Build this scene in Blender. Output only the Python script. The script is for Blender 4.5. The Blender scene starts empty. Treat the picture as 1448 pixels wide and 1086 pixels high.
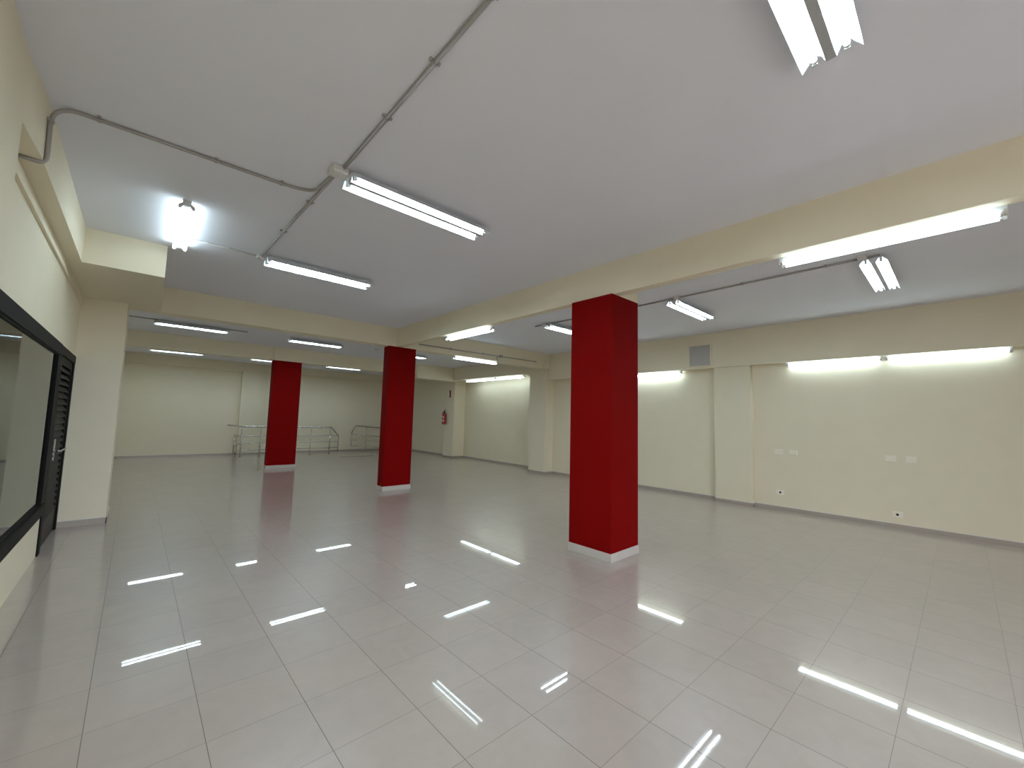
import bpy, bmesh, math, random
from mathutils import Vector, Matrix
random.seed(3)
SC = bpy.context.scene
COL = SC.collection

# ------------------------------------------------------------------ materials
def new_mat(name):
    m = bpy.data.materials.new(name); m.use_nodes = True
    nt = m.node_tree; b = nt.nodes['Principled BSDF']
    return m, nt, b
def N(nt, t, **kw):
    n = nt.nodes.new(t)
    for k, v in kw.items(): setattr(n, k, v)
    return n
def paint(name, col, rough=.75, spec=.25, scale=3.0, var=.03, bump=.0015, bscale=70):
    """matt wall paint: faint mottling and a roller-stipple bump"""
    m, nt, b = new_mat(name)
    tc = N(nt, 'ShaderNodeTexCoord')
    no = N(nt, 'ShaderNodeTexNoise'); no.inputs['Scale'].default_value = scale; no.inputs['Detail'].default_value = 4
    nt.links.new(tc.outputs['Object'], no.inputs['Vector'])
    mx = N(nt, 'ShaderNodeMix', data_type='RGBA')
    c0 = [max(0, c * (1 - var)) for c in col]; c1 = [min(1, c * (1 + var)) for c in col]
    mx.inputs['A'].default_value = (*c0, 1); mx.inputs['B'].default_value = (*c1, 1)
    nt.links.new(no.outputs['Fac'], mx.inputs['Factor'])
    nt.links.new(mx.outputs['Result'], b.inputs['Base Color'])
    b.inputs['Roughness'].default_value = rough
    b.inputs['Specular IOR Level'].default_value = spec
    if bump:
        n2 = N(nt, 'ShaderNodeTexNoise'); n2.inputs['Scale'].default_value = bscale; n2.inputs['Detail'].default_value = 3
        nt.links.new(tc.outputs['Object'], n2.inputs['Vector'])
        bp = N(nt, 'ShaderNodeBump'); bp.inputs['Strength'].default_value = .25; bp.inputs['Distance'].default_value = bump
        nt.links.new(n2.outputs['Fac'], bp.inputs['Height']); nt.links.new(bp.outputs['Normal'], b.inputs['Normal'])
    return m
def metal(name, col, rough=.3, metallic=1.0):
    m, nt, b = new_mat(name)
    tc = N(nt, 'ShaderNodeTexCoord')
    no = N(nt, 'ShaderNodeTexNoise'); no.inputs['Scale'].default_value = 25
    nt.links.new(tc.outputs['Object'], no.inputs['Vector'])
    mr = N(nt, 'ShaderNodeMapRange'); mr.inputs['To Min'].default_value = rough * .8; mr.inputs['To Max'].default_value = rough * 1.2
    nt.links.new(no.outputs['Fac'], mr.inputs['Value']); nt.links.new(mr.outputs['Result'], b.inputs['Roughness'])
    b.inputs['Base Color'].default_value = (*col, 1); b.inputs['Metallic'].default_value = metallic
    return m
def emit(name, col, strength):
    m, nt, b = new_mat(name)
    b.inputs['Base Color'].default_value = (.9, .9, .9, 1)
    b.inputs['Emission Color'].default_value = (*col, 1); b.inputs['Emission Strength'].default_value = strength
    return m

GX0, GY0, TS = -.074, 1.2136, .4497
def floor_mat():
    m, nt, b = new_mat('polished_tile')
    tc = N(nt, 'ShaderNodeTexCoord'); sx = N(nt, 'ShaderNodeSeparateXYZ')
    nt.links.new(tc.outputs['Object'], sx.inputs[0])
    def M(op, a, c=None, d=None):
        n = N(nt, 'ShaderNodeMath', operation=op)
        for i, v in enumerate((a, c, d)):
            if v is None: continue
            if isinstance(v, (int, float)): n.inputs[i].default_value = v
            else: nt.links.new(v, n.inputs[i])
        return n.outputs[0]
    def cell(o, off): return M('DIVIDE', M('SUBTRACT', o, off), TS)
    cx_, cy_ = cell(sx.outputs['X'], GX0), cell(sx.outputs['Y'], GY0)
    def dist(c):     # metres to the nearest joint
        return M('MULTIPLY', M('ABSOLUTE', M('SUBTRACT', c, M('ROUND', c))), TS)
    gx = M('LESS_THAN', dist(cx_), .0017); gy = M('LESS_THAN', dist(cy_), .0010)
    g = M('MAXIMUM', gx, gy)
    cid = N(nt, 'ShaderNodeCombineXYZ')
    nt.links.new(M('FLOOR', cx_), cid.inputs[0]); nt.links.new(M('FLOOR', cy_), cid.inputs[1])
    wn = N(nt, 'ShaderNodeTexWhiteNoise'); nt.links.new(cid.outputs[0], wn.inputs['Vector'])
    # stone-like clouding, different in every tile
    va = N(nt, 'ShaderNodeVectorMath', operation='MULTIPLY_ADD')
    nt.links.new(wn.outputs['Color'], va.inputs[0]); va.inputs[1].default_value = (30, 30, 30); nt.links.new(tc.outputs['Object'], va.inputs[2])
    n1 = N(nt, 'ShaderNodeTexNoise'); n1.inputs['Scale'].default_value = 5; n1.inputs['Detail'].default_value = 8; n1.inputs['Roughness'].default_value = .62; n1.inputs['Distortion'].default_value = .8
    nt.links.new(va.outputs[0], n1.inputs['Vector'])
    rp = N(nt, 'ShaderNodeValToRGB')
    rp.color_ramp.elements[0].position = .3; rp.color_ramp.elements[0].color = (*FLOOR_A, 1)
    rp.color_ramp.elements[1].position = .7; rp.color_ramp.elements[1].color = (*FLOOR_B, 1)
    nt.links.new(n1.outputs['Fac'], rp.inputs[0])
    hs = N(nt, 'ShaderNodeHueSaturation')
    nt.links.new(rp.outputs[0], hs.inputs['Color'])
    nt.links.new(M('MULTIPLY_ADD', wn.outputs['Value'], .05, .975), hs.inputs['Value'])
    mx = N(nt, 'ShaderNodeMix', data_type='RGBA')
    nt.links.new(g, mx.inputs['Factor']); nt.links.new(hs.outputs[0], mx.inputs['A'])
    mx.inputs['B'].default_value = (.15, .13, .11, 1)
    nt.links.new(mx.outputs['Result'], b.inputs['Base Color'])
    b.inputs['Roughness'].default_value = .30; b.inputs['IOR'].default_value = 1.5; b.inputs['Specular IOR Level'].default_value = .4
    # polished glaze: a sharp clear coat over a slightly hazy body
    b.inputs['Coat IOR'].default_value = 1.62; b.inputs['Coat Roughness'].default_value = .018
    nt.links.new(M('MULTIPLY_ADD', g, -.6, .70), b.inputs['Coat Weight'])
    return m

FLOOR_A, FLOOR_B = (.455, .392, .35), (.50, .433, .388)
TCOL = (.745, .925, 1.0)
MAT = dict(
    wall=paint('cream_wall_paint', (.80, .73, .565)),
    ceil=paint('white_ceiling_paint', (.80, .81, .87), scale=2, var=.02),
    red=paint('red_pillar_paint', (.18, .0006, .0006), rough=.7, spec=.06, var=.05),
    skirt=paint('grey_skirting_tile', (.42, .36, .31), rough=.3, spec=.5, scale=12, var=.08, bump=0),
    skirt_top=paint('pale_skirting_edge', (.72, .68, .62), rough=.4, spec=.4, bump=0),
    plinth=paint('pale_pillar_skirting', (.54, .50, .46), rough=.3, spec=.5, scale=10, var=.08, bump=0),
    white=paint('white_lamp_enamel', (.66, .68, .70), rough=.35, spec=.5, bump=0),
    grey=paint('shaded_lamp_spine', (.42, .42, .42), rough=.4, spec=.5, bump=0),  # darker tone painting the shade under the lamp spine
    pvc=paint('grey_conduit_plastic', (.38, .355, .335), rough=.45, spec=.5, bump=0),
    pvc_light=paint('pale_junction_plastic', (.62, .60, .57), rough=.45, spec=.5, bump=0),
    tube=emit('lit_tube_main_ceiling', TCOL, 96),
    tube_right=emit('lit_tube_right_bay', TCOL, 44),
    tube_rear=emit('lit_tube_rear_bays', TCOL, 48),
    tube_beam=emit('lit_tube_on_beams', TCOL, 9), tube_bare=emit('lit_tube_bare_lamp', TCOL, 19),
    tube_wall=emit('lit_tube_wall', TCOL, 14),
    cap=metal('aluminium_tube_cap', (.75, .75, .76), .3),
    black=paint('black_aluminium_frame', (.008, .0075, .007), rough=.55, spec=.08, bump=0),
    louver=paint('black_louver_slat', (.007, .006, .006), rough=.5, spec=.10, bump=0),
    kick=paint('dark_brown_kick_panel', (.03, .022, .018), rough=.5, spec=.15, bump=0),
    steel=metal('brushed_stainless_steel', (.50, .49, .46), .28),
    dark=paint('dark_opening', (.02, .02, .02), bump=0),
    plate=paint('ivory_switch_plastic', (.88, .82, .69), rough=.4, spec=.5, bump=0),
    panel=paint('grey_access_cover', (.47, .45, .43), rough=.5, spec=.4, bump=0),
    ext_red=paint('extinguisher_red_enamel', (.35, .012, .012), rough=.3, spec=.5, bump=0),
    sign_red=paint('safety_sign_red', (.22, .012, .010), rough=.4, spec=.4, bump=0),
    sign_white=paint('safety_sign_white', (.85, .83, .80), rough=.4, spec=.4, bump=0),
    label=paint('extinguisher_label', (.62, .45, .42), rough=.5, spec=.4, bump=0),
    pave=paint('added_pavement_dark', (.10, .10, .095), scale=1.5, var=.1),
)
MAT['floor'] = floor_mat()
def glass_mat():
    m, nt, b = new_mat('window_glass')
    for n in list(nt.nodes):
        if n.type != 'OUTPUT_MATERIAL': nt.nodes.remove(n)
    out = nt.nodes['Material Output']
    fr = N(nt, 'ShaderNodeFresnel'); fr.inputs['IOR'].default_value = 2.2
    tr = N(nt, 'ShaderNodeBsdfTransparent'); tr.inputs['Color'].default_value = (.80, .83, .82, 1)
    gl = N(nt, 'ShaderNodeBsdfGlossy'); gl.inputs['Roughness'].default_value = .01; gl.inputs['Color'].default_value = (.95, .98, .97, 1)
    mx = N(nt, 'ShaderNodeMixShader')
    nt.links.new(fr.outputs[0], mx.inputs[0]); nt.links.new(tr.outputs[0], mx.inputs[1]); nt.links.new(gl.outputs[0], mx.inputs[2])
    nt.links.new(mx.outputs[0], out.inputs['Surface'])
    return m
MAT['glass'] = glass_mat()

# ------------------------------------------------------------------ mesh helpers
def add_box(bm, x0, x1, y0, y1, z0, z1, mi=0, bev=0):
    vs = [bm.verts.new((x, y, z)) for z in (z0, z1) for y in (y0, y1) for x in (x0, x1)]
    fs = [(0, 2, 3, 1), (4, 5, 7, 6), (0, 1, 5, 4), (2, 6, 7, 3), (0, 4, 6, 2), (1, 3, 7, 5)]
    fl = []
    for f in fs:
        q = bm.faces.new([vs[i] for i in f]); q.material_index = mi; fl.append(q)
    if bev:
        es = list({e for f in fl for e in f.edges})
        r = bmesh.ops.bevel(bm, geom=es, offset=bev, segments=2, affect='EDGES', profile=.5)
        for f in r['faces']: f.material_index = mi
    return fl
def add_prism(bm, foot, z0, z1, mi=0):
    """vertical prism over a footprint polygon [(x,y)...]"""
    a = [bm.verts.new((x, y, z0)) for x, y in foot]; b = [bm.verts.new((x, y, z1)) for x, y in foot]
    n = len(foot)
    fs = [bm.faces.new(a[::-1]), bm.faces.new(b)]
    for i in range(n): fs.append(bm.faces.new((a[i], a[(i + 1) % n], b[(i + 1) % n], b[i])))
    for f in fs: f.material_index = mi
    bmesh.ops.recalc_face_normals(bm, faces=fs)
def add_extr(bm, prof, x0, x1, mi=0):
    """closed profile [(y,z)...] run along X"""
    a = [bm.verts.new((x0, y, z)) for y, z in prof]; b = [bm.verts.new((x1, y, z)) for y, z in prof]
    n = len(prof); fs = [bm.faces.new(a[::-1]), bm.faces.new(b)]
    for i in range(n): fs.append(bm.faces.new((a[i], a[(i + 1) % n], b[(i + 1) % n], b[i])))
    for f in fs: f.material_index = mi
    bmesh.ops.recalc_face_normals(bm, faces=fs)
def add_tube(bm, pts, r, n=10, mi=0, caps=True):
    pts = [Vector(p) for p in pts]
    rings = []; up = None
    for i, p in enumerate(pts):
        t = (pts[min(i + 1, len(pts) - 1)] - pts[max(i - 1, 0)]).normalized()
        if up is None: up = Vector((0, 0, 1)) if abs(t.z) < .9 else Vector((1, 0, 0))
        s = t.cross(up).normalized(); up = s.cross(t).normalized()
        rings.append([bm.verts.new(p + r * (math.cos(2 * math.pi * k / n) * s + math.sin(2 * math.pi * k / n) * up)) for k in range(n)])
    fs = []
    for a, b in zip(rings, rings[1:]):
        for k in range(n):
            f = bm.faces.new((a[k], a[(k + 1) % n], b[(k + 1) % n], b[k])); f.smooth = True; fs.append(f)
    if caps: fs += [bm.faces.new(rings[0][::-1]), bm.faces.new(rings[-1])]
    for f in fs: f.material_index = mi
    bmesh.ops.recalc_face_normals(bm, faces=fs)
def add_lathe(bm, prof, c, n=20, mi=0):
    """profile [(r,z)...] about a vertical axis through c"""
    rings = [[bm.verts.new((c[0] + r * math.cos(2 * math.pi * k / n), c[1] + r * math.sin(2 * math.pi * k / n), c[2] + z)) for k in range(n)] for r, z in prof]
    fs = []
    for a, b in zip(rings, rings[1:]):
        for k in range(n):
            f = bm.faces.new((a[k], a[(k + 1) % n], b[(k + 1) % n], b[k])); f.smooth = True; fs.append(f)
    fs += [bm.faces.new(rings[0][::-1]), bm.faces.new(rings[-1])]
    for f in fs: f.material_index = mi
    bmesh.ops.recalc_face_normals(bm, faces=fs)
def bend(pts, rad=.06, seg=6):
    """round the corners of a polyline"""
    pts = [Vector(p) for p in pts]; out = [pts[0]]
    for a, b, c in zip(pts, pts[1:], pts[2:]):
        d1, d2 = (a - b), (c - b); r = min(rad, d1.length * .49, d2.length * .49)
        p, q = b + d1.normalized() * r, b + d2.normalized() * r
        for i in range(seg + 1):
            t = i / seg; out.append((1 - t) ** 2 * p + 2 * t * (1 - t) * b + t * t * q)
    return out + [pts[-1]]
def obj(name, bm, mats, parent=None, loc=None):
    me = bpy.data.meshes.new(name); bm.to_mesh(me); bm.free()
    for m in (mats if isinstance(mats, (list, tuple)) else [mats]): me.materials.append(MAT[m])
    o = bpy.data.objects.new(name, me); COL.objects.link(o)
    if parent: o.parent = parent
    if loc: o.location = loc
    return o
def struct(name, bm, mats, parent=None):
    o = obj(name, bm, mats, parent)
    if not parent: o['kind'] = 'structure'
    return o
def tag(o, label, cat, group=None):
    o['label'] = label; o['category'] = cat
    if group: o['group'] = group
    return o
def thing(name, label, cat, loc=(0, 0, 0), group=None):
    o = bpy.data.objects.new(name, None); COL.objects.link(o); o.location = loc; o.empty_display_size = .1
    return tag(o, label, cat, group)
def B(): return bmesh.new()

# ------------------------------------------------------------------ dimensions (metres; X right, Y into the hall, Z up)
CZ, CZR, CZB, BZ = 3.556, 3.600, 3.526, 3.153      # ceiling, ceiling right of the main beam, beam underside
LW, FW, BW = -.68, -4.0, 18.75         # left wall, front wall (behind the camera), back wall

# ------------------------------------------------------------------ floor, ceiling
bm = B(); add_box(bm, -4, 10.6, FW - .3, BW + .4, -.2, 0); struct('floor', bm, 'floor')
for a in ((-4, 4.22, FW - .3, 8.5, CZ, 3.9), (4.22, 10.6, FW - .3, 8.5, CZR, 3.9), (-4, 10.6, 8.5, 13.7, CZ, 3.9), (-4, 10.6, 13.7, BW + .4, CZB, 3.9)):
    bm = B(); add_box(bm, *a); struct('ceiling', bm, 'ceil')

# ------------------------------------------------------------------ right wall with its pilasters
line = [(9.26, FW), (9.31, 2.88), (9.19, 2.88), (9.19, 3.60), (9.34, 3.60), (9.46, 8.48), (9.12, 8.48), (9.15, 9.20),
        (9.80, 9.20), (10.05, 13.90), (9.52, 13.90), (9.50, 14.60), (9.85, 14.60), (9.85, BW + .2)]
for a, c in ((0, 1), (2, 3), (4, 5), (6, 7), (8, 9), (10, 11), (12, 13)):
    bm = B(); add_prism(bm, [line[a], line[c], (10.55, line[c][1]), (10.55, line[a][1])], 0, 3.75); struct('wall_right', bm, 'wall')
def skirting(name, pts, side, h=.066, t=.012, top=.012):
    """tile skirting along a floor polyline; side=+1 when the room lies to the left of the line's direction"""
    bm = B()
    for (x0, y0), (x1, y1) in zip(pts, pts[1:]):
        d = Vector((x1 - x0, y1 - y0)).normalized(); nrm = Vector((-d.y, d.x)) * side * t
        ex = d * t
        a = (x0 - ex.x, y0 - ex.y); b = (x1 + ex.x, y1 + ex.y)
        foot = [a, b, (b[0] + nrm.x, b[1] + nrm.y), (a[0] + nrm.x, a[1] + nrm.y)]
        add_prism(bm, foot, .0005, h, 0)
        n2 = nrm * 1.12
        foot = [a, b, (b[0] + n2.x, b[1] + n2.y), (a[0] + n2.x, a[1] + n2.y)]
        add_prism(bm, foot, h, h + top, 1)
    return struct(name, bm, ['skirt', 'skirt_top'])
skirting('baseboard_right', line, 1)

# soffits over the right wall
for a in ((9.17, 9.7, FW, 9.2, 2.83, 3.72), (9.15, 10.2, 9.2, 13.9, 3.07, 3.72)):
    bm = B(); add_box(bm, *a); struct('wall_soffit', bm, 'wall')
# ------------------------------------------------------------------ back wall
bm = B(); add_box(bm, -4, 10.5, BW, BW + .25, 0, 3.75)
add_box(bm, -4, 2.93, BW - .10, BW, 3.18, 3.75); add_box(bm, 3.62, 9.85, BW - .10, BW, 3.24, 3.75)
add_box(bm, 2.93, 3.62, BW - .13, BW, 0, 3.75); struct('wall_back', bm, 'wall')
skirting('baseboard_back', [(LW, BW), (2.93, BW), (2.93, BW - .13), (3.62, BW - .13), (3.62, BW), (9.85, BW)], -1)

# ------------------------------------------------------------------ left wall: window, door, near return, far column, soffit box
WY0, WY1, WZ0, WZ1 = 3.43, 6.80, .46, 2.32
DY0, DY1, DZ1 = 6.80, 8.24, 2.32
for a in ((LW - .15, LW, 3.42, WY1, 0, WZ0), (LW - .15, LW, 3.42, 8.24, WZ1, 3.75), (LW - .15, LW, 8.24, BW, 0, 3.75), (LW - .15, -.582, FW, 3.42, 0, 3.75)):
    bm = B(); add_box(bm, *a); struct('wall_left', bm, 'wall')
bm = B(); add_prism(bm, [(LW - .02, 8.24), (-.200, 8.24), (-.200, 9.0), (LW - .02, 9.0)], 0, 3.2); struct('wall_column', bm, 'wall')
skirting('baseboard_left', [(LW, 8.24), (-.200, 8.24), (-.200, 9.0)], -1, h=.085)
for p in ([(LW - .1, 3.41), (-.582, 3.41), (-.556, 3.82), (-.549, 6.28), (LW - .1, 6.28)], [(LW - .1, 6.28), (.132, 6.28), (.182, 8.72), (LW - .1, 8.72)]):
    bm = B(); add_prism(bm, p, 3.17, 3.75); struct('wall_soffit_left', bm, 'wall')
bm = B(); add_box(bm, LW, LW + .014, 3.42, 8.24, 3.065, 3.17); add_box(bm, LW, LW + .024, 3.42, 8.24, 3.05, 3.065); struct('trim_1', bm, 'wall')

# window
w = B()
add_box(w, LW - .09, LW + .02, WY0, WY1, WZ1 - .125, WZ1, bev=.004); add_box(w, LW - .09, LW + .03, WY0, WY1, WZ0, WZ0 + .115, bev=.004)
add_box(w, LW - .09, LW + .015, WY1 - .17, WY1, WZ0 + .1, WZ1 - .1, bev=.004); add_box(w, LW - .09, LW + .015, WY0, WY0 + .08, WZ0 + .1, WZ1 - .1, bev=.004)
win = bpy.data.objects.new('window_1', None); COL.objects.link(win); win['kind'] = 'structure'
obj('window_frame', w, 'black', win)
w = B(); add_box(w, LW - .012, LW - .006, WY0 + .05, WY1 - .15, WZ0 + .08, WZ1 - .1); obj('window_pane', w, 'glass', win)
w = B()   # rubber bead round the glass
for z in (WZ0 + .115, WZ1 - .135): add_box(w, LW - .006, LW + .008, WY0 + .08, WY1 - .17, z, z + .01)
obj('glazing_bead', w, 'louver', win)
# the unlit room behind the glass
bm = B()
add_box(bm, -4, -3.9, 2.2, 8.9, 0, 3); add_box(bm, -4, LW - .15, 2.1, 2.2, 0, 3); add_box(bm, -4, LW - .15, 8.8, 8.9, 0, 3); add_box(bm, -4, LW - .15, 2.1, 8.9, 2.9, 3.0)
struct('wall_office', bm, 'wall')

# door
dr = bpy.data.objects.new('door_1', None); COL.objects.link(dr); dr['kind'] = 'structure'
w = B()
add_box(w, LW - .09, LW + .015, DY0, DY0 + .14, 0.002, DZ1 - .09, bev=.004); add_box(w, LW - .09, LW + .012, DY1 - .09, DY1 - .001, 0.002, DZ1 - .09, bev=.004)
add_box(w, LW - .09, LW + .015, DY0, DY1 - .001, DZ1 - .1, DZ1, bev=.004); obj('door_frame', w, 'black', dr)
w = B(); y0, y1 = DY0 + .145, DY1 - .095
add_box(w, LW - .05, LW - .005, y0, y0 + .19, .01, DZ1 - .105, bev=.003); add_box(w, LW - .05, LW - .005, y1 - .08, y1, .01, DZ1 - .105, bev=.003)
add_box(w, LW - .05, LW - .005, y0 + .19, y1 - .08, DZ1 - .2, DZ1 - .105); add_box(w, LW - .06, LW - .045, y0, y1, .01, DZ1 - .105)
obj('door_leaf', w, 'black', dr)
w = B(); n = 23; za, zb = .30, DZ1 - .21
for k in range(n):
    z = za + (zb - za) * k / n; s = (zb - za) / n
    add_extr(w, [(0, 0), (0, 0)][:0] or [(-.040, z + s * .95), (-.034, z + s), (.0, z + s * .2), (-.004, z + s * .12)], 0, 1)
for v in w.verts: v.co = Vector((LW + v.co.y, y0 + .19 + v.co.x * (y1 - y0 - .27), v.co.z))
bmesh.ops.recalc_face_normals(w, faces=w.faces[:]); obj('louver_panel', w, 'louver', dr)
w = B(); add_box(w, LW - .04, LW - .008, y0 + .19, y1 - .08, .01, .30, bev=.003); obj('kick_panel', w, 'kick', dr)
w = B(); hy = 7.25
add_box(w, LW - .004, LW + .008, hy - .02, hy + .02, .98, 1.24, bev=.004)
hd = obj('door_handle', w, 'steel', dr)
w = B(); add_tube(w, bend([(LW + .005, hy, 1.10), (LW + .06, hy, 1.10), (LW + .06, hy + .42, 1.10)], .025), .010); obj('lever', w, 'steel', hd)

# ------------------------------------------------------------------ beams
bm = B(); add_box(bm, 4.16, 4.285, FW, 8.45, BZ, 3.75); struct('ceiling_beam', bm, 'wall')
bm = B(); add_prism(bm, [(.145, 8.41), (9.3, 8.41), (9.3, 8.70), (.145, 8.70)], BZ, 3.75); struct('ceiling_beam', bm, 'wall')
for a in ((LW, 2.86, 13.56, 13.85, 3.163, 3.75), (2.86, 7.55, 13.53, 13.85, 3.163, 3.75), (7.55, 9.3, 13.48, 13.85, 3.04, 3.75)):
    bm = B(); add_box(bm, *a); struct('ceiling_beam', bm, 'wall')

# ------------------------------------------------------------------ front wall behind the camera: unseen, with a wide opening added to let daylight in
bm = B()
OX0, OX1, OZ0, OZ1 = -.4, 3.6, .05, 2.3
add_box(bm, -4, OX0, FW - .25, FW, 0, 3.75); add_box(bm, OX1, 10.5, FW - .25, FW, 0, 3.75)
add_box(bm, OX0, OX1, FW - .25, FW, 0, OZ0); add_box(bm, OX0, OX1, FW - .25, FW, OZ1, 3.75); struct('wall_front', bm, 'wall')
bm = B(); add_box(bm, -20, 30, -30, FW - .3, -.25, -.15); struct('added_pavement', bm, 'pave')  # unseen ground added outside, dark so it throws less light on the ceiling

# ------------------------------------------------------------------ red pillars
def pillar(label, x0, x1, y0, y1, top, capital=None, cover=None):
    t = thing('red_pillar', label, 'pillar', ((x0 + x1) / 2, (y0 + y1) / 2, 0), 'red pillars down the hall'); t['kind'] = 'thing'
    cx, cy = t.location.x, t.location.y
    b = B(); add_box(b, x0 - cx, x1 - cx, y0 - cy, y1 - cy, .099, top); obj('pillar_shaft', b, 'red', t)
    b = B(); add_box(b, x0 - cx - .009, x1 - cx + .009, y0 - cy - .009, y1 - cy + .009, .0005, .0995, bev=.003); s = obj('pillar_skirting', b, 'plinth', t); s['label'] = 'pale tile skirting'
    if capital:
        b = B(); a0, a1 = capital; add_box(b, a0 - cx, a1 - cx, y0 - cy, y1 - cy, top, CZR - .001); c = obj('pillar_head', b, 'wall', t); c['label'] = 'cream painted head'
    if cover:
        b = B(); ya, zz = cover; add_box(b, ya - .055 - cx, ya + .055 - cx, y0 - cy - .006, y0 - cy, zz - .055, zz + .055, bev=.003); obj('cover_plate', b, 'red', t)
    return t
pillar('nearest and widest red square pillar, standing under the long beam', 4.128, 4.714, 2.783, 3.400, BZ, (4.29, 4.714), (4.545, .30))
pillar('middle one of the three red pillars, where the two beams meet', 4.007, 4.662, 8.43, 8.685, BZ)
pillar('farthest red pillar, in front of the steel stair railing', 2.876, 3.638, 13.545, 13.80, 3.162)

# ------------------------------------------------------------------ fluorescent lamps
LL = 1.35
def build_reflector(name, tm):
    r = bpy.data.objects.new(name, None); COL.objects.link(r)
    b = B(); add_box(b, .03, LL - .03, -.03, .03, -.043, 0, bev=.002); obj('lamp_housing', b, 'white', r)
    p = [(-.125, -.098), (-.082, -.046), (.082, -.046), (.125, -.098)]; q = [(y * 1.006, z + .003) for y, z in p]
    b = B(); add_extr(b, p + q[::-1], 0, LL); obj('lamp_reflector', b, 'white', r)
    b = B(); add_extr(b, [(-.045, -.047), (-.022, -.094), (.022, -.094), (.045, -.047)], .012, LL - .012); sp = obj('lamp_spine', b, 'white', r)
    b = B(); add_box(b, .012, LL - .012, -.021, .021, -.0955, -.0941); obj('spine_shade_strip', b, 'grey', sp)  # thin grey strip: shade of the little-lit spine underside, put into colour
    for s in (-1, 1):
        b = B(); add_tube(b, [(.045, s * .066, -.078), (LL - .045, s * .066, -.078)], .013, 14); tb = obj('lamp_tube', b, tm, r)
        for x in (.03, LL - .046):
            b = B(); add_tube(b, [(x, s * .066, -.078), (x + .016, s * .066, -.078)], .0137, 14); obj('tube_cap', b, 'cap', tb)
        for x in (.012, LL - .03):
            b = B(); add_box(b, x, x + .018, s * .066 - .012, s * .066 + .012, -.095, -.047, bev=.002); obj('lamp_holder', b, 'white', r)
    return r
def build_batten(name, dy, tm):
    r = bpy.data.objects.new(name, None); COL.objects.link(r)
    b = B(); add_extr(b, [(-.034, 0), (-.026, -.052), (.026, -.052), (.034, 0)], 0, LL); obj('lamp_housing', b, 'white', r)
    for s in (-1, 1):
        b = B(); add_tube(b, [(.035, s * dy, -.062), (LL - .035, s * dy, -.062)], .013, 14); tb = obj('lamp_tube', b, tm, r)
        for x in (.02, LL - .036):
            b = B(); add_tube(b, [(x, s * dy, -.062), (x + .016, s * dy, -.062)], .0137, 14); obj('tube_cap', b, 'cap', tb)
        for x in (.002, LL - .02):
            b = B(); add_extr(b, [(s * .02, -.02), (s * .024, -.052), (s * (dy - .008), -.078), (s * (dy + .012), -.074), (s * (dy + .010), -.048)], x, x + .018); obj('lamp_holder', b, 'pvc_light', r)
    return r
def dup(root):
    r = root.copy(); COL.objects.link(r)
    for ch in list(root.children):
        c = ch.copy(); COL.objects.link(c); c.parent = r
        for g in list(ch.children):
            d = g.copy(); COL.objects.link(d); d.parent = c
    return r
used = set()
def place(proto, label, loc, rot=(0, 0, 0), group=None, length=None):
    o = proto if proto.name not in used else dup(proto)
    used.add(proto.name)
    o.location = loc; o.rotation_euler = rot
    if length: o.scale = (length / LL, 1, 1)
    tag(o, label, 'lamp', group)
R = build_reflector('ceiling_lamp', 'tube'); RR = build_reflector('ceiling_lamp', 'tube_right'); RB = build_reflector('ceiling_lamp', 'tube_rear')
G1, G2, G3, G4 = 'reflector lamps on the main ceiling', 'reflector lamps right of the long beam', 'lamps behind the cross beam', 'lamps in the rearmost bay'
place(R, 'twin tube reflector lamp cut off by the top edge of the photo', (1.115, .3625, CZ), group=G1)
place(R, 'twin tube reflector lamp beside the junction box where conduits meet', (1.112, 3.225, CZ), group=G1, length=1.36)
place(R, 'second twin tube reflector lamp on the main ceiling, above the cross beam', (1.045, 5.725, CZ), group=G1, length=1.33)
place(RR, 'short looking twin tube lamp below the brightest beam lamp at far right', (6.11, .61, CZR), group=G2, length=1.41)
place(RR, 'reflector lamp on the ceiling just right of the nearest red pillar', (6.18, 3.02, CZR), group=G2, length=1.40)
place(RR, 'reflector lamp half hidden behind the left edge of the nearest red pillar', (6.09, 5.62, CZR), group=G2)
place(RB, 'lamp seen under the cross beam beside the cream wall column', (.138, 11.58, CZ), group=G3, length=1.345)
place(RB, 'lamp seen under the cross beam, up above the farthest red pillar', (2.75, 11.52, CZ), group=G3, length=1.33)
place(RB, 'lamp mostly hidden by the top of the middle red pillar', (5.38, 11.50, CZ), group=G3, length=1.34)
place(RB, 'rearmost lamp at left, over the bare back wall', (.165, 16.60, CZB), group=G4, length=1.335)
place(RB, 'rearmost lamp partly hidden by the top of the farthest red pillar', (2.80, 16.45, CZB), group=G4, length=1.33)
place(RB, 'rearmost lamp in the gap between the two farther red pillars', (5.30, 16.40, CZB), group=G4, length=1.33)
Bt = build_batten('ceiling_lamp', .050, 'tube_bare')
place(Bt, 'bare twin tube lamp glowing bluish on the ceiling by the cream drop box', (.205, 4.76, CZ), (0, 0, math.pi / 2 - .02))
G5 = 'lamps fixed along the beams'
Bs = build_batten('wall_lamp', .045, 'tube_wall'); Bb = build_batten('beam_mounted_lamp', .045, 'tube_beam')
RY = (0, 0, math.pi / 2)
RX = (0, 0, 0)
place(Bb, 'large bright lamp along the long beam at upper right', (4.305, -.275, 3.1525), RY, G5)
place(Bb, 'smaller lamp along the long beam, upper right of the middle red pillar', (4.305, 5.22, 3.1525), RY, G5, 1.37)
place(Bb, 'lamp on the cross beam between the middle pillar and the right wall', (5.725, 8.475, 3.1525), RX, G5, 1.40)
G6 = 'lamps along the top of the right wall'
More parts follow.
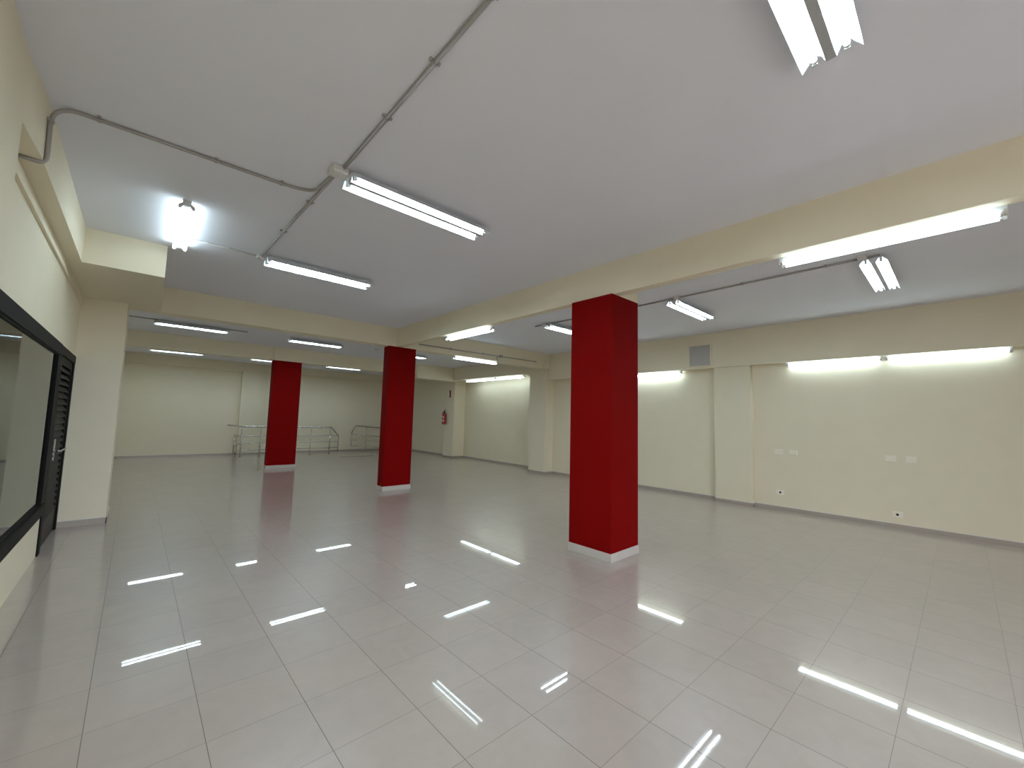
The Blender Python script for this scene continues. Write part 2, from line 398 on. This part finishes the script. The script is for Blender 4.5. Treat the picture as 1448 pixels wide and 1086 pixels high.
for lab, x, ya, yb, z in (('nearer of two lamps in line over the switch plates, at right edge', 9.24, -.535, .825, 2.83),
                          ('farther of two lamps in line over the switch plates', 9.24, .865, 2.245, 2.83),
                          ('wall lamp under the soffit just right of the nearest red pillar', 9.252, 4.335, 5.68, 2.83),
                          ('right one of two small lamps in line over the far wall recess', 9.42, 9.76, 11.17, 3.07),
                          ('left one of two small lamps in line over the far wall recess', 9.42, 11.20, 12.95, 3.07)):
    place(Bs, lab, (x, ya, z), (0, 0, math.pi / 2), G6, yb - ya)

# ------------------------------------------------------------------ conduits and boxes
def conduit(label, pts, clips=(), r=.0125, rad=.1, mat='pvc', clip_off=(0, 0, 1)):
    t = thing('ceiling_conduit', label, 'conduit', pts[0])
    o = Vector(pts[0]); P = [Vector(p) - o for p in pts]
    b = B(); add_tube(b, bend(P, rad, 8), r, 10); obj('pipe', b, mat, t)
    for c, ax, nrm in clips:      # clip at point c, pipe running along ax, wall surface towards nrm
        c = Vector(c) - o; ax, nrm = Vector(ax).normalized(), Vector(nrm).normalized(); s = ax.cross(nrm)
        b = B(); n = 14
        for sgn in (-1, 1):
            q = [c + ax * (sgn * .009)] 
        ring = []
        for k in range(n + 1):
            a = math.pi * k / n
            ring.append((s * math.cos(a) - nrm * math.sin(a)))
        vs = [[b.verts.new(c + ax * e + d * (r + h)) for d in ring] for e, h in ((-.009, .0005), (-.009, .005), (.009, .005), (.009, .0005))]
        for i in range(4):
            for k in range(n): b.faces.new((vs[i][k], vs[i][k + 1], vs[(i + 1) % 4][k + 1], vs[(i + 1) % 4][k]))
        for sg in (-1, 1):       # fixing ears
            m = c + s * sg * (r + .010) + nrm * (r * .6)
            vv = [b.verts.new(m + ax * i * .009 + s * j * .010 + nrm * k * .007) for i in (-1, 1) for j in (-1, 1) for k in (-1, 1)]
            for f in ((0, 1, 3, 2), (4, 6, 7, 5), (0, 4, 5, 1), (2, 3, 7, 6), (0, 2, 6, 4), (1, 5, 7, 3)): b.faces.new([vv[i] for i in f])
        bmesh.ops.recalc_face_normals(b, faces=b.faces[:]); obj('conduit_clip', b, mat, t)
    return t
UP = (0, 0, 1); zc = CZ - .0135
conduit('long grey conduit running up the ceiling to the top edge of the photo', [(1.062, -1.2, zc), (1.062, 3.2, zc)],
        [((1.062, y, zc), (0, 1, 0), UP) for y in (-.4, .5, 1.36, 1.86, 2.44)])
conduit('grey conduit on the ceiling between the two junction boxes', [(1.045, 3.30, zc), (1.0, 5.74, zc)],
        [((1.035, 3.95, zc), (0, 1, 0), UP), ((1.018, 4.8, zc), (0, 1, 0), UP)])
conduit('grey conduit climbing from the left soffit and curving across the ceiling', [(-.655, 3.86, 3.157), (-.5425, 3.88, 3.157), (-.5425, 3.83, zc), (.80, 3.79, zc), (1.0, 3.74, zc), (1.04, 3.33, zc)],
        [((-.5425, 3.845, 3.43), (0, 0, 1), (-1, 0, 0)), ((-.33, 3.823, zc), (1, 0, 0), UP), ((.31, 3.804, zc), (1, 0, 0), UP), ((.76, 3.791, zc), (1, 0, 0), UP)], rad=.13)
conduit('thin pale conduit between the bare ceiling lamp and a junction box', [(.26, 5.80, CZ - .010), (.96, 5.80, CZ - .010)],
        [((.46, 5.80, CZ - .010), (1, 0, 0), UP), ((.66, 5.80, CZ - .010), (1, 0, 0), UP)], r=.009, mat='pvc_light')
zr = CZR - .0135
conduit('long conduit on the ceiling right of the long beam', [(6.14, .55, zr), (6.18, 2.9, zr), (6.2, 3.9, zr), (6.14, 6.05, zr)],
        [((6.15, 1.05, zr), (0, 1, 0), UP), ((6.165, 2.0, zr), (0, 1, 0), UP), ((6.19, 3.6, zr), (0, 1, 0), UP), ((6.17, 4.6, zr), (0, 1, 0), UP)])
yb = 8.41 - .0125
conduit('conduit along the cross beam right of the middle red pillar', [(4.72, yb, 3.282), (8.6, yb, 3.312)],
        [((5.6, yb, 3.289), (1, 0, 0), (0, 1, 0)), ((6.6, yb, 3.296), (1, 0, 0), (0, 1, 0))])
conduit('short vertical conduit dropping down the cross beam to a lamp', [(7.085, yb, 3.295), (7.085, yb, 3.16)])
conduit('conduit running into the rear bay lamp beside the cream column', [(-.66, 11.55, zc), (.20, 11.55, zc)])
conduit('short conduit leaving the right end of the rear bay lamp', [(1.46, 11.56, zc), (1.85, 11.56, zc)])
def jbox(label, x, y, z, sx, sy, sz, face=UP):
    t = thing('ceiling_junction_box', label, 'junction box', (x, y, z))
    if face == UP:
        b = B(); add_box(b, -sx / 2, sx / 2, -sy / 2, sy / 2, -sz, 0, bev=.004); obj('box_body', b, 'pvc_light', t)
        b = B(); add_box(b, -sx / 2 + .006, sx / 2 - .006, -sy / 2 + .006, sy / 2 - .006, -sz - .006, -sz + .001, bev=.002); lid = obj('box_lid', b, 'pvc_light', t)
        for i in (-1, 1):
            b = B(); add_tube(b, [(i * (sx / 2 - .016), i * (sy / 2 - .016), -sz - .0075), (i * (sx / 2 - .016), i * (sy / 2 - .016), -sz - .004)], .005, 8); obj('lid_screw', b, 'cap', lid)
    else:
        b = B(); add_box(b, -sx / 2, sx / 2, -sz, 0, -sy / 2, sy / 2, bev=.004); obj('box_body', b, 'pvc_light', t)
        b = B(); add_box(b, -sx / 2 + .006, sx / 2 - .006, -sz - .006, -sz + .001, -sy / 2 + .006, sy / 2 - .006, bev=.002); obj('box_lid', b, 'pvc', t)
jbox('pale square junction box where three ceiling conduits meet', 1.042, 3.245, CZ, .12, .12, .052)
jbox('small junction box at the left end of the second ceiling lamp', .992, 5.775, CZ, .075, .075, .04)
jbox('junction box on the cross beam, right of the lamp there', 7.21, 8.41, 3.302, .09, .08, .045, 'Y')
jbox('junction box at the ceiling end of the lamp right of the nearest pillar', 6.13, 2.94, CZR, .08, .08, .045)
jbox('junction box at the ceiling end of the lamp at far right', 6.07, .70, CZR, .07, .08, .045)
jbox('junction box left of the lamp hidden by the nearest pillar', 6.06, 5.72, CZR, .055, .08, .045)
jbox('tiny dark looking box on the ceiling left of the middle pillar', 5.03, 11.40, CZ, .12, .12, .05)

# ------------------------------------------------------------------ fittings on the right wall
t = thing('access_panel', 'grey square access panel on the soffit, right of the nearest pillar', 'panel', (9.17, 3.88, 3.12))
b = B(); add_box(b, -.012, 0, -.225, .225, -.225, .225, bev=.003); obj('panel_cover', b, 'panel', t)
b = B()
for a, c, d, e in ((-.26, -.225, -.25, .25), (.225, .255, -.25, .25)): add_box(b, -.018, 0, a, c, d, e, bev=.003)
add_box(b, -.018, 0, -.25, .25, .225, .25, bev=.003); add_box(b, -.018, 0, -.25, .25, -.25, -.225, bev=.003)
f = obj('panel_frame', b, 'wall', t); f['label'] = 'cream rim'
def wx(y): return 9.26 + (9.31 - 9.26) * (y - FW) / (2.88 - FW)
def plate(name, label, cat, y, z, w, h, kind, group):
    t = thing(name, label, cat, (wx(y), y, z), group)
    b = B(); add_box(b, -.020, 0, -w / 2, w / 2, -h / 2, h / 2, bev=.004); obj('cover_plate', b, 'plate', t)
    if kind == 'switch':
        for s in (-1, 1):
            b = B(); add_box(b, -.026, -.019, s * w / 4 - w * .2, s * w / 4 + w * .2, -h * .32, h * .32, bev=.003); obj('rocker', b, 'plate', t)
    elif kind == 'blank':
        b = B(); add_box(b, -.023, -.019, -w * .38, w * .38, -h * .34, h * .34, bev=.002); obj('insert', b, 'plate', t)
    else:
        b = B(); add_box(b, -.023, -.019, -w * .36, w * .36, -h * .34, h * .34, bev=.002); ins = obj('insert', b, 'plate', t)
        b = B()
        add_tube(b, [(-.0245, 0, 0), (-.022, 0, 0)], h * .2, 14); obj('socket_hole', b, 'dark', ins)
GS, GO = 'switch plates on the right wall', 'low sockets on the right wall'
plate('switch_plate', 'left plate of the left pair of wall switch plates', 'switch', 2.44, 1.107, .135, .095, 'blank', GS)
plate('switch_plate', 'right plate of the left pair of wall switch plates', 'switch', 2.205, 1.108, .13, .095, 'switch', GS)
plate('switch_plate', 'left plate of the right pair of wall switch plates', 'switch', .83, 1.117, .14, .10, 'blank', GS)
plate('switch_plate', 'right plate of the right pair of wall switch plates', 'switch', .585, 1.120, .13, .10, 'switch', GS)
plate('wall_socket', 'low wall socket under the left pair of switch plates', 'socket', 2.435, .335, .13, .095, 'socket', GO)
plate('wall_socket', 'low wall socket under the right pair of switch plates', 'socket', .785, .22, .13, .095, 'socket', GO)

# ------------------------------------------------------------------ fire extinguisher and its sign on the far column
ex = thing('fire_extinguisher', 'red fire extinguisher hanging on the far column', 'fire extinguisher', (9.515, 14.44, 1.33))
c = (-.105, 0, 0)
b = B(); add_lathe(b, [(.045, 0), (.078, .006), (.085, .03), (.085, .37), (.078, .41), (.05, .445), (.028, .46), (.026, .475)], c); cy = obj('cylinder', b, 'ext_red', ex)
b = B(); n = 8
for k in range(n):
    a0, a1 = [math.radians(180 - 55 + 110 * (k + j) / n) for j in (0, 1)]
    vs = [b.verts.new((c[0] + .0858 * math.cos(a), c[1] + .0858 * math.sin(a), z)) for a, z in ((a0, .10), (a1, .10), (a1, .20), (a0, .20))]; b.faces.new(vs)
    vs = [b.verts.new((c[0] + .0858 * math.cos(a), c[1] + .0858 * math.sin(a), z)) for a, z in ((a0, .26), (a1, .26), (a1, .33), (a0, .33))]; b.faces.new(vs)
obj('paper_label', b, 'label', cy)
b = B(); add_lathe(b, [(.024, .47), (.024, .53), (.016, .54)], c, 14); add_box(b, c[0] - .03, c[0] + .03, -.02, .02, .50, .525, bev=.003); vv = obj('valve', b, 'black', ex)
b = B(); add_tube(b, bend([(c[0], 0, .54), (c[0], -.02, .575), (c[0], -.11, .60)], .02), .009, 8); add_tube(b, [(c[0], 0, .53), (c[0], -.10, .555)], .008, 8); obj('squeeze_handle', b, 'black', vv)
b = B(); add_tube(b, bend([(c[0], .02, .51), (c[0] - .01, .11, .50), (c[0] - .02, .105, .30), (c[0] - .02, .10, .12)], .05), .011, 8); obj('hose', b, 'black', ex)
b = B(); add_box(b, -.022, 0, -.025, .025, .30, .50); obj('wall_bracket', b, 'steel', ex)
sg = thing('extinguisher_sign', 'small dark red sign with a white symbol above the fire extinguisher', 'sign', (9.515, 14.31, 2.58))
b = B(); add_box(b, -.006, 0, -.15, .15, -.15, .15, bev=.002); obj('sign_plate', b, 'sign_red', sg)
b = B()   # white pictogram: extinguisher body, neck, hose
vs = [b.verts.new((x, y, z)) for x in (-.0085, -.0055) for y, z in ((-.045, -.115), (.045, -.115), (.045, .05), (.02, .075), (.02, .115), (-.06, .115), (-.06, .095), (-.02, .095), (-.02, .075), (-.045, .05))]
n = 10; b.faces.new(vs[:n]); b.faces.new(vs[n:][::-1])
for k in range(n): b.faces.new((vs[k], vs[(k + 1) % n], vs[n + (k + 1) % n], vs[n + k]))
bmesh.ops.recalc_face_normals(b, faces=b.faces[:])
obj('pictogram', b, 'sign_white', sg)

# ------------------------------------------------------------------ stair railings in front of the back wall
rl = thing('stair_railing', 'long stainless steel railing behind the farthest red pillar', 'railing', (4.4, 17.4, 0), 'steel railings by the back wall')
o = Vector((4.4, 17.4, 0))
def rel(pts): return [Vector(p) - o for p in pts]
b = B(); add_tube(b, bend(rel([(2.60, 18.6, 1.115), (2.88, 17.42, 1.10), (5.95, 17.42, 1.085), (6.25, 17.85, .90), (6.66, 18.55, .69)]), .10), .030, 10); obj('handrail', b, 'steel', rl)
for z in (.755, .505, .262):
    b = B(); add_tube(b, bend(rel([(2.82, 18.62, z - .19 if z < .7 else z - .02), (2.86, 17.45, z), (5.90, 17.45, z), (6.66, 18.55, z - .06)]), .04), .017, 8); obj('rail_bar', b, 'steel', rl)
def post(x, y, r, ztop, zh):
    b = B(); add_tube(b, rel([(x, y, .001), (x, y, ztop)]), r, 12); add_lathe(b, [(r * 2.0, .001), (r * 2.0, .012), (r * 1.2, .016)], rel([(x, y, 0)])[0], 14); p = obj('rail_post', b, 'steel', rl)
    b = B(); add_tube(b, bend(rel([(x, y, ztop - .02), (x, y - .05, ztop + .12), (x, y - .03, zh)]), .05), r * .55, 8); obj('post_arm', b, 'steel', p)
post(2.86, 17.45, .028, .80, 1.085); post(3.45, 17.45, .018, .78, 1.075); post(5.18, 17.45, .018, .78, 1.07); post(5.92, 17.45, .024, .78, 1.07)
b = B(); add_tube(b, rel([(6.66, 18.55, .001), (6.66, 18.55, .70)]), .018, 10); obj('rail_post', b, 'steel', rl)
b = B(); add_tube(b, rel([(2.82, 18.62, .05), (2.82, 18.62, .76)]), .018, 10); obj('rail_post', b, 'steel', rl)
r2 = thing('stair_railing', 'short steel railing left of the middle red pillar', 'railing', (7.8, 18.3, 0), 'steel railings by the back wall')
o = Vector((7.8, 18.3, 0))
b = B(); add_tube(b, bend(rel([(7.12, 18.3, .80), (7.29, 18.3, 1.14), (9.3, 18.3, .98)]), .08), .030, 10); obj('handrail', b, 'steel', r2)
for z in (.766, .517, .268):
    b = B(); add_tube(b, rel([(7.13, 18.3, z), (9.3, 18.3, z - .19)]), .017, 8); obj('rail_bar', b, 'steel', r2)
for x, z0, z1 in ((7.13, .25, .80), (7.79, .001, 1.08), (9.2, .001, .98)):
    b = B(); add_tube(b, rel([(x, 18.3, z0), (x, 18.3, z1)]), .016, 10); obj('rail_post', b, 'steel', r2)
b = B(); add_box(b, -.66, .66, -.02, .02, .0005, .02, bev=.003); st = obj('floor_edging', b, 'skirt', None, (6.56, 16.15, 0)); tag(st, 'dark edging strip on the floor in front of the steel railings', 'edging strip')

# ------------------------------------------------------------------ daylight, camera, view
wd = bpy.data.worlds.new('daylight'); SC.world = wd; wd.use_nodes = True
wd.node_tree.nodes['Background'].inputs['Color'].default_value = (.82, .87, 1.0, 1)
wd.node_tree.nodes['Background'].inputs['Strength'].default_value = 9.5

f, yaw, pitch, roll = 580.4047, *[math.radians(a) for a in (42.3302, 4.8945, 1.4538)]
F = Vector((math.sin(yaw) * math.cos(pitch), math.cos(yaw) * math.cos(pitch), math.sin(pitch)))
Rt = Vector((math.cos(yaw), -math.sin(yaw), 0)); U = Rt.cross(F)
R2 = Rt * math.cos(roll) + U * math.sin(roll); U2 = -Rt * math.sin(roll) + U * math.cos(roll)
cam = bpy.data.cameras.new('camera'); co = bpy.data.objects.new('camera', cam); COL.objects.link(co)
M4 = Matrix((R2, U2, -F)).transposed().to_4x4(); M4.translation = (0, 0, 1.61)
co.matrix_world = M4
cam.sensor_fit = 'HORIZONTAL'; cam.sensor_width = 36; cam.lens = f / 1448 * 36; cam.clip_start = .02
SC.camera = co
SC.view_settings.view_transform = 'Standard'; SC.view_settings.look = 'None'; SC.view_settings.gamma = 1; SC.view_settings.use_curve_mapping = False
SC.view_settings.exposure = 0.23
SC.cycles.use_denoising = True
SC.cycles.max_bounces = 10; SC.cycles.diffuse_bounces = 6; SC.cycles.glossy_bounces = 4
SC.cycles.caustics_reflective = False; SC.cycles.caustics_refractive = False
SC.cycles.sample_clamp_indirect = 4
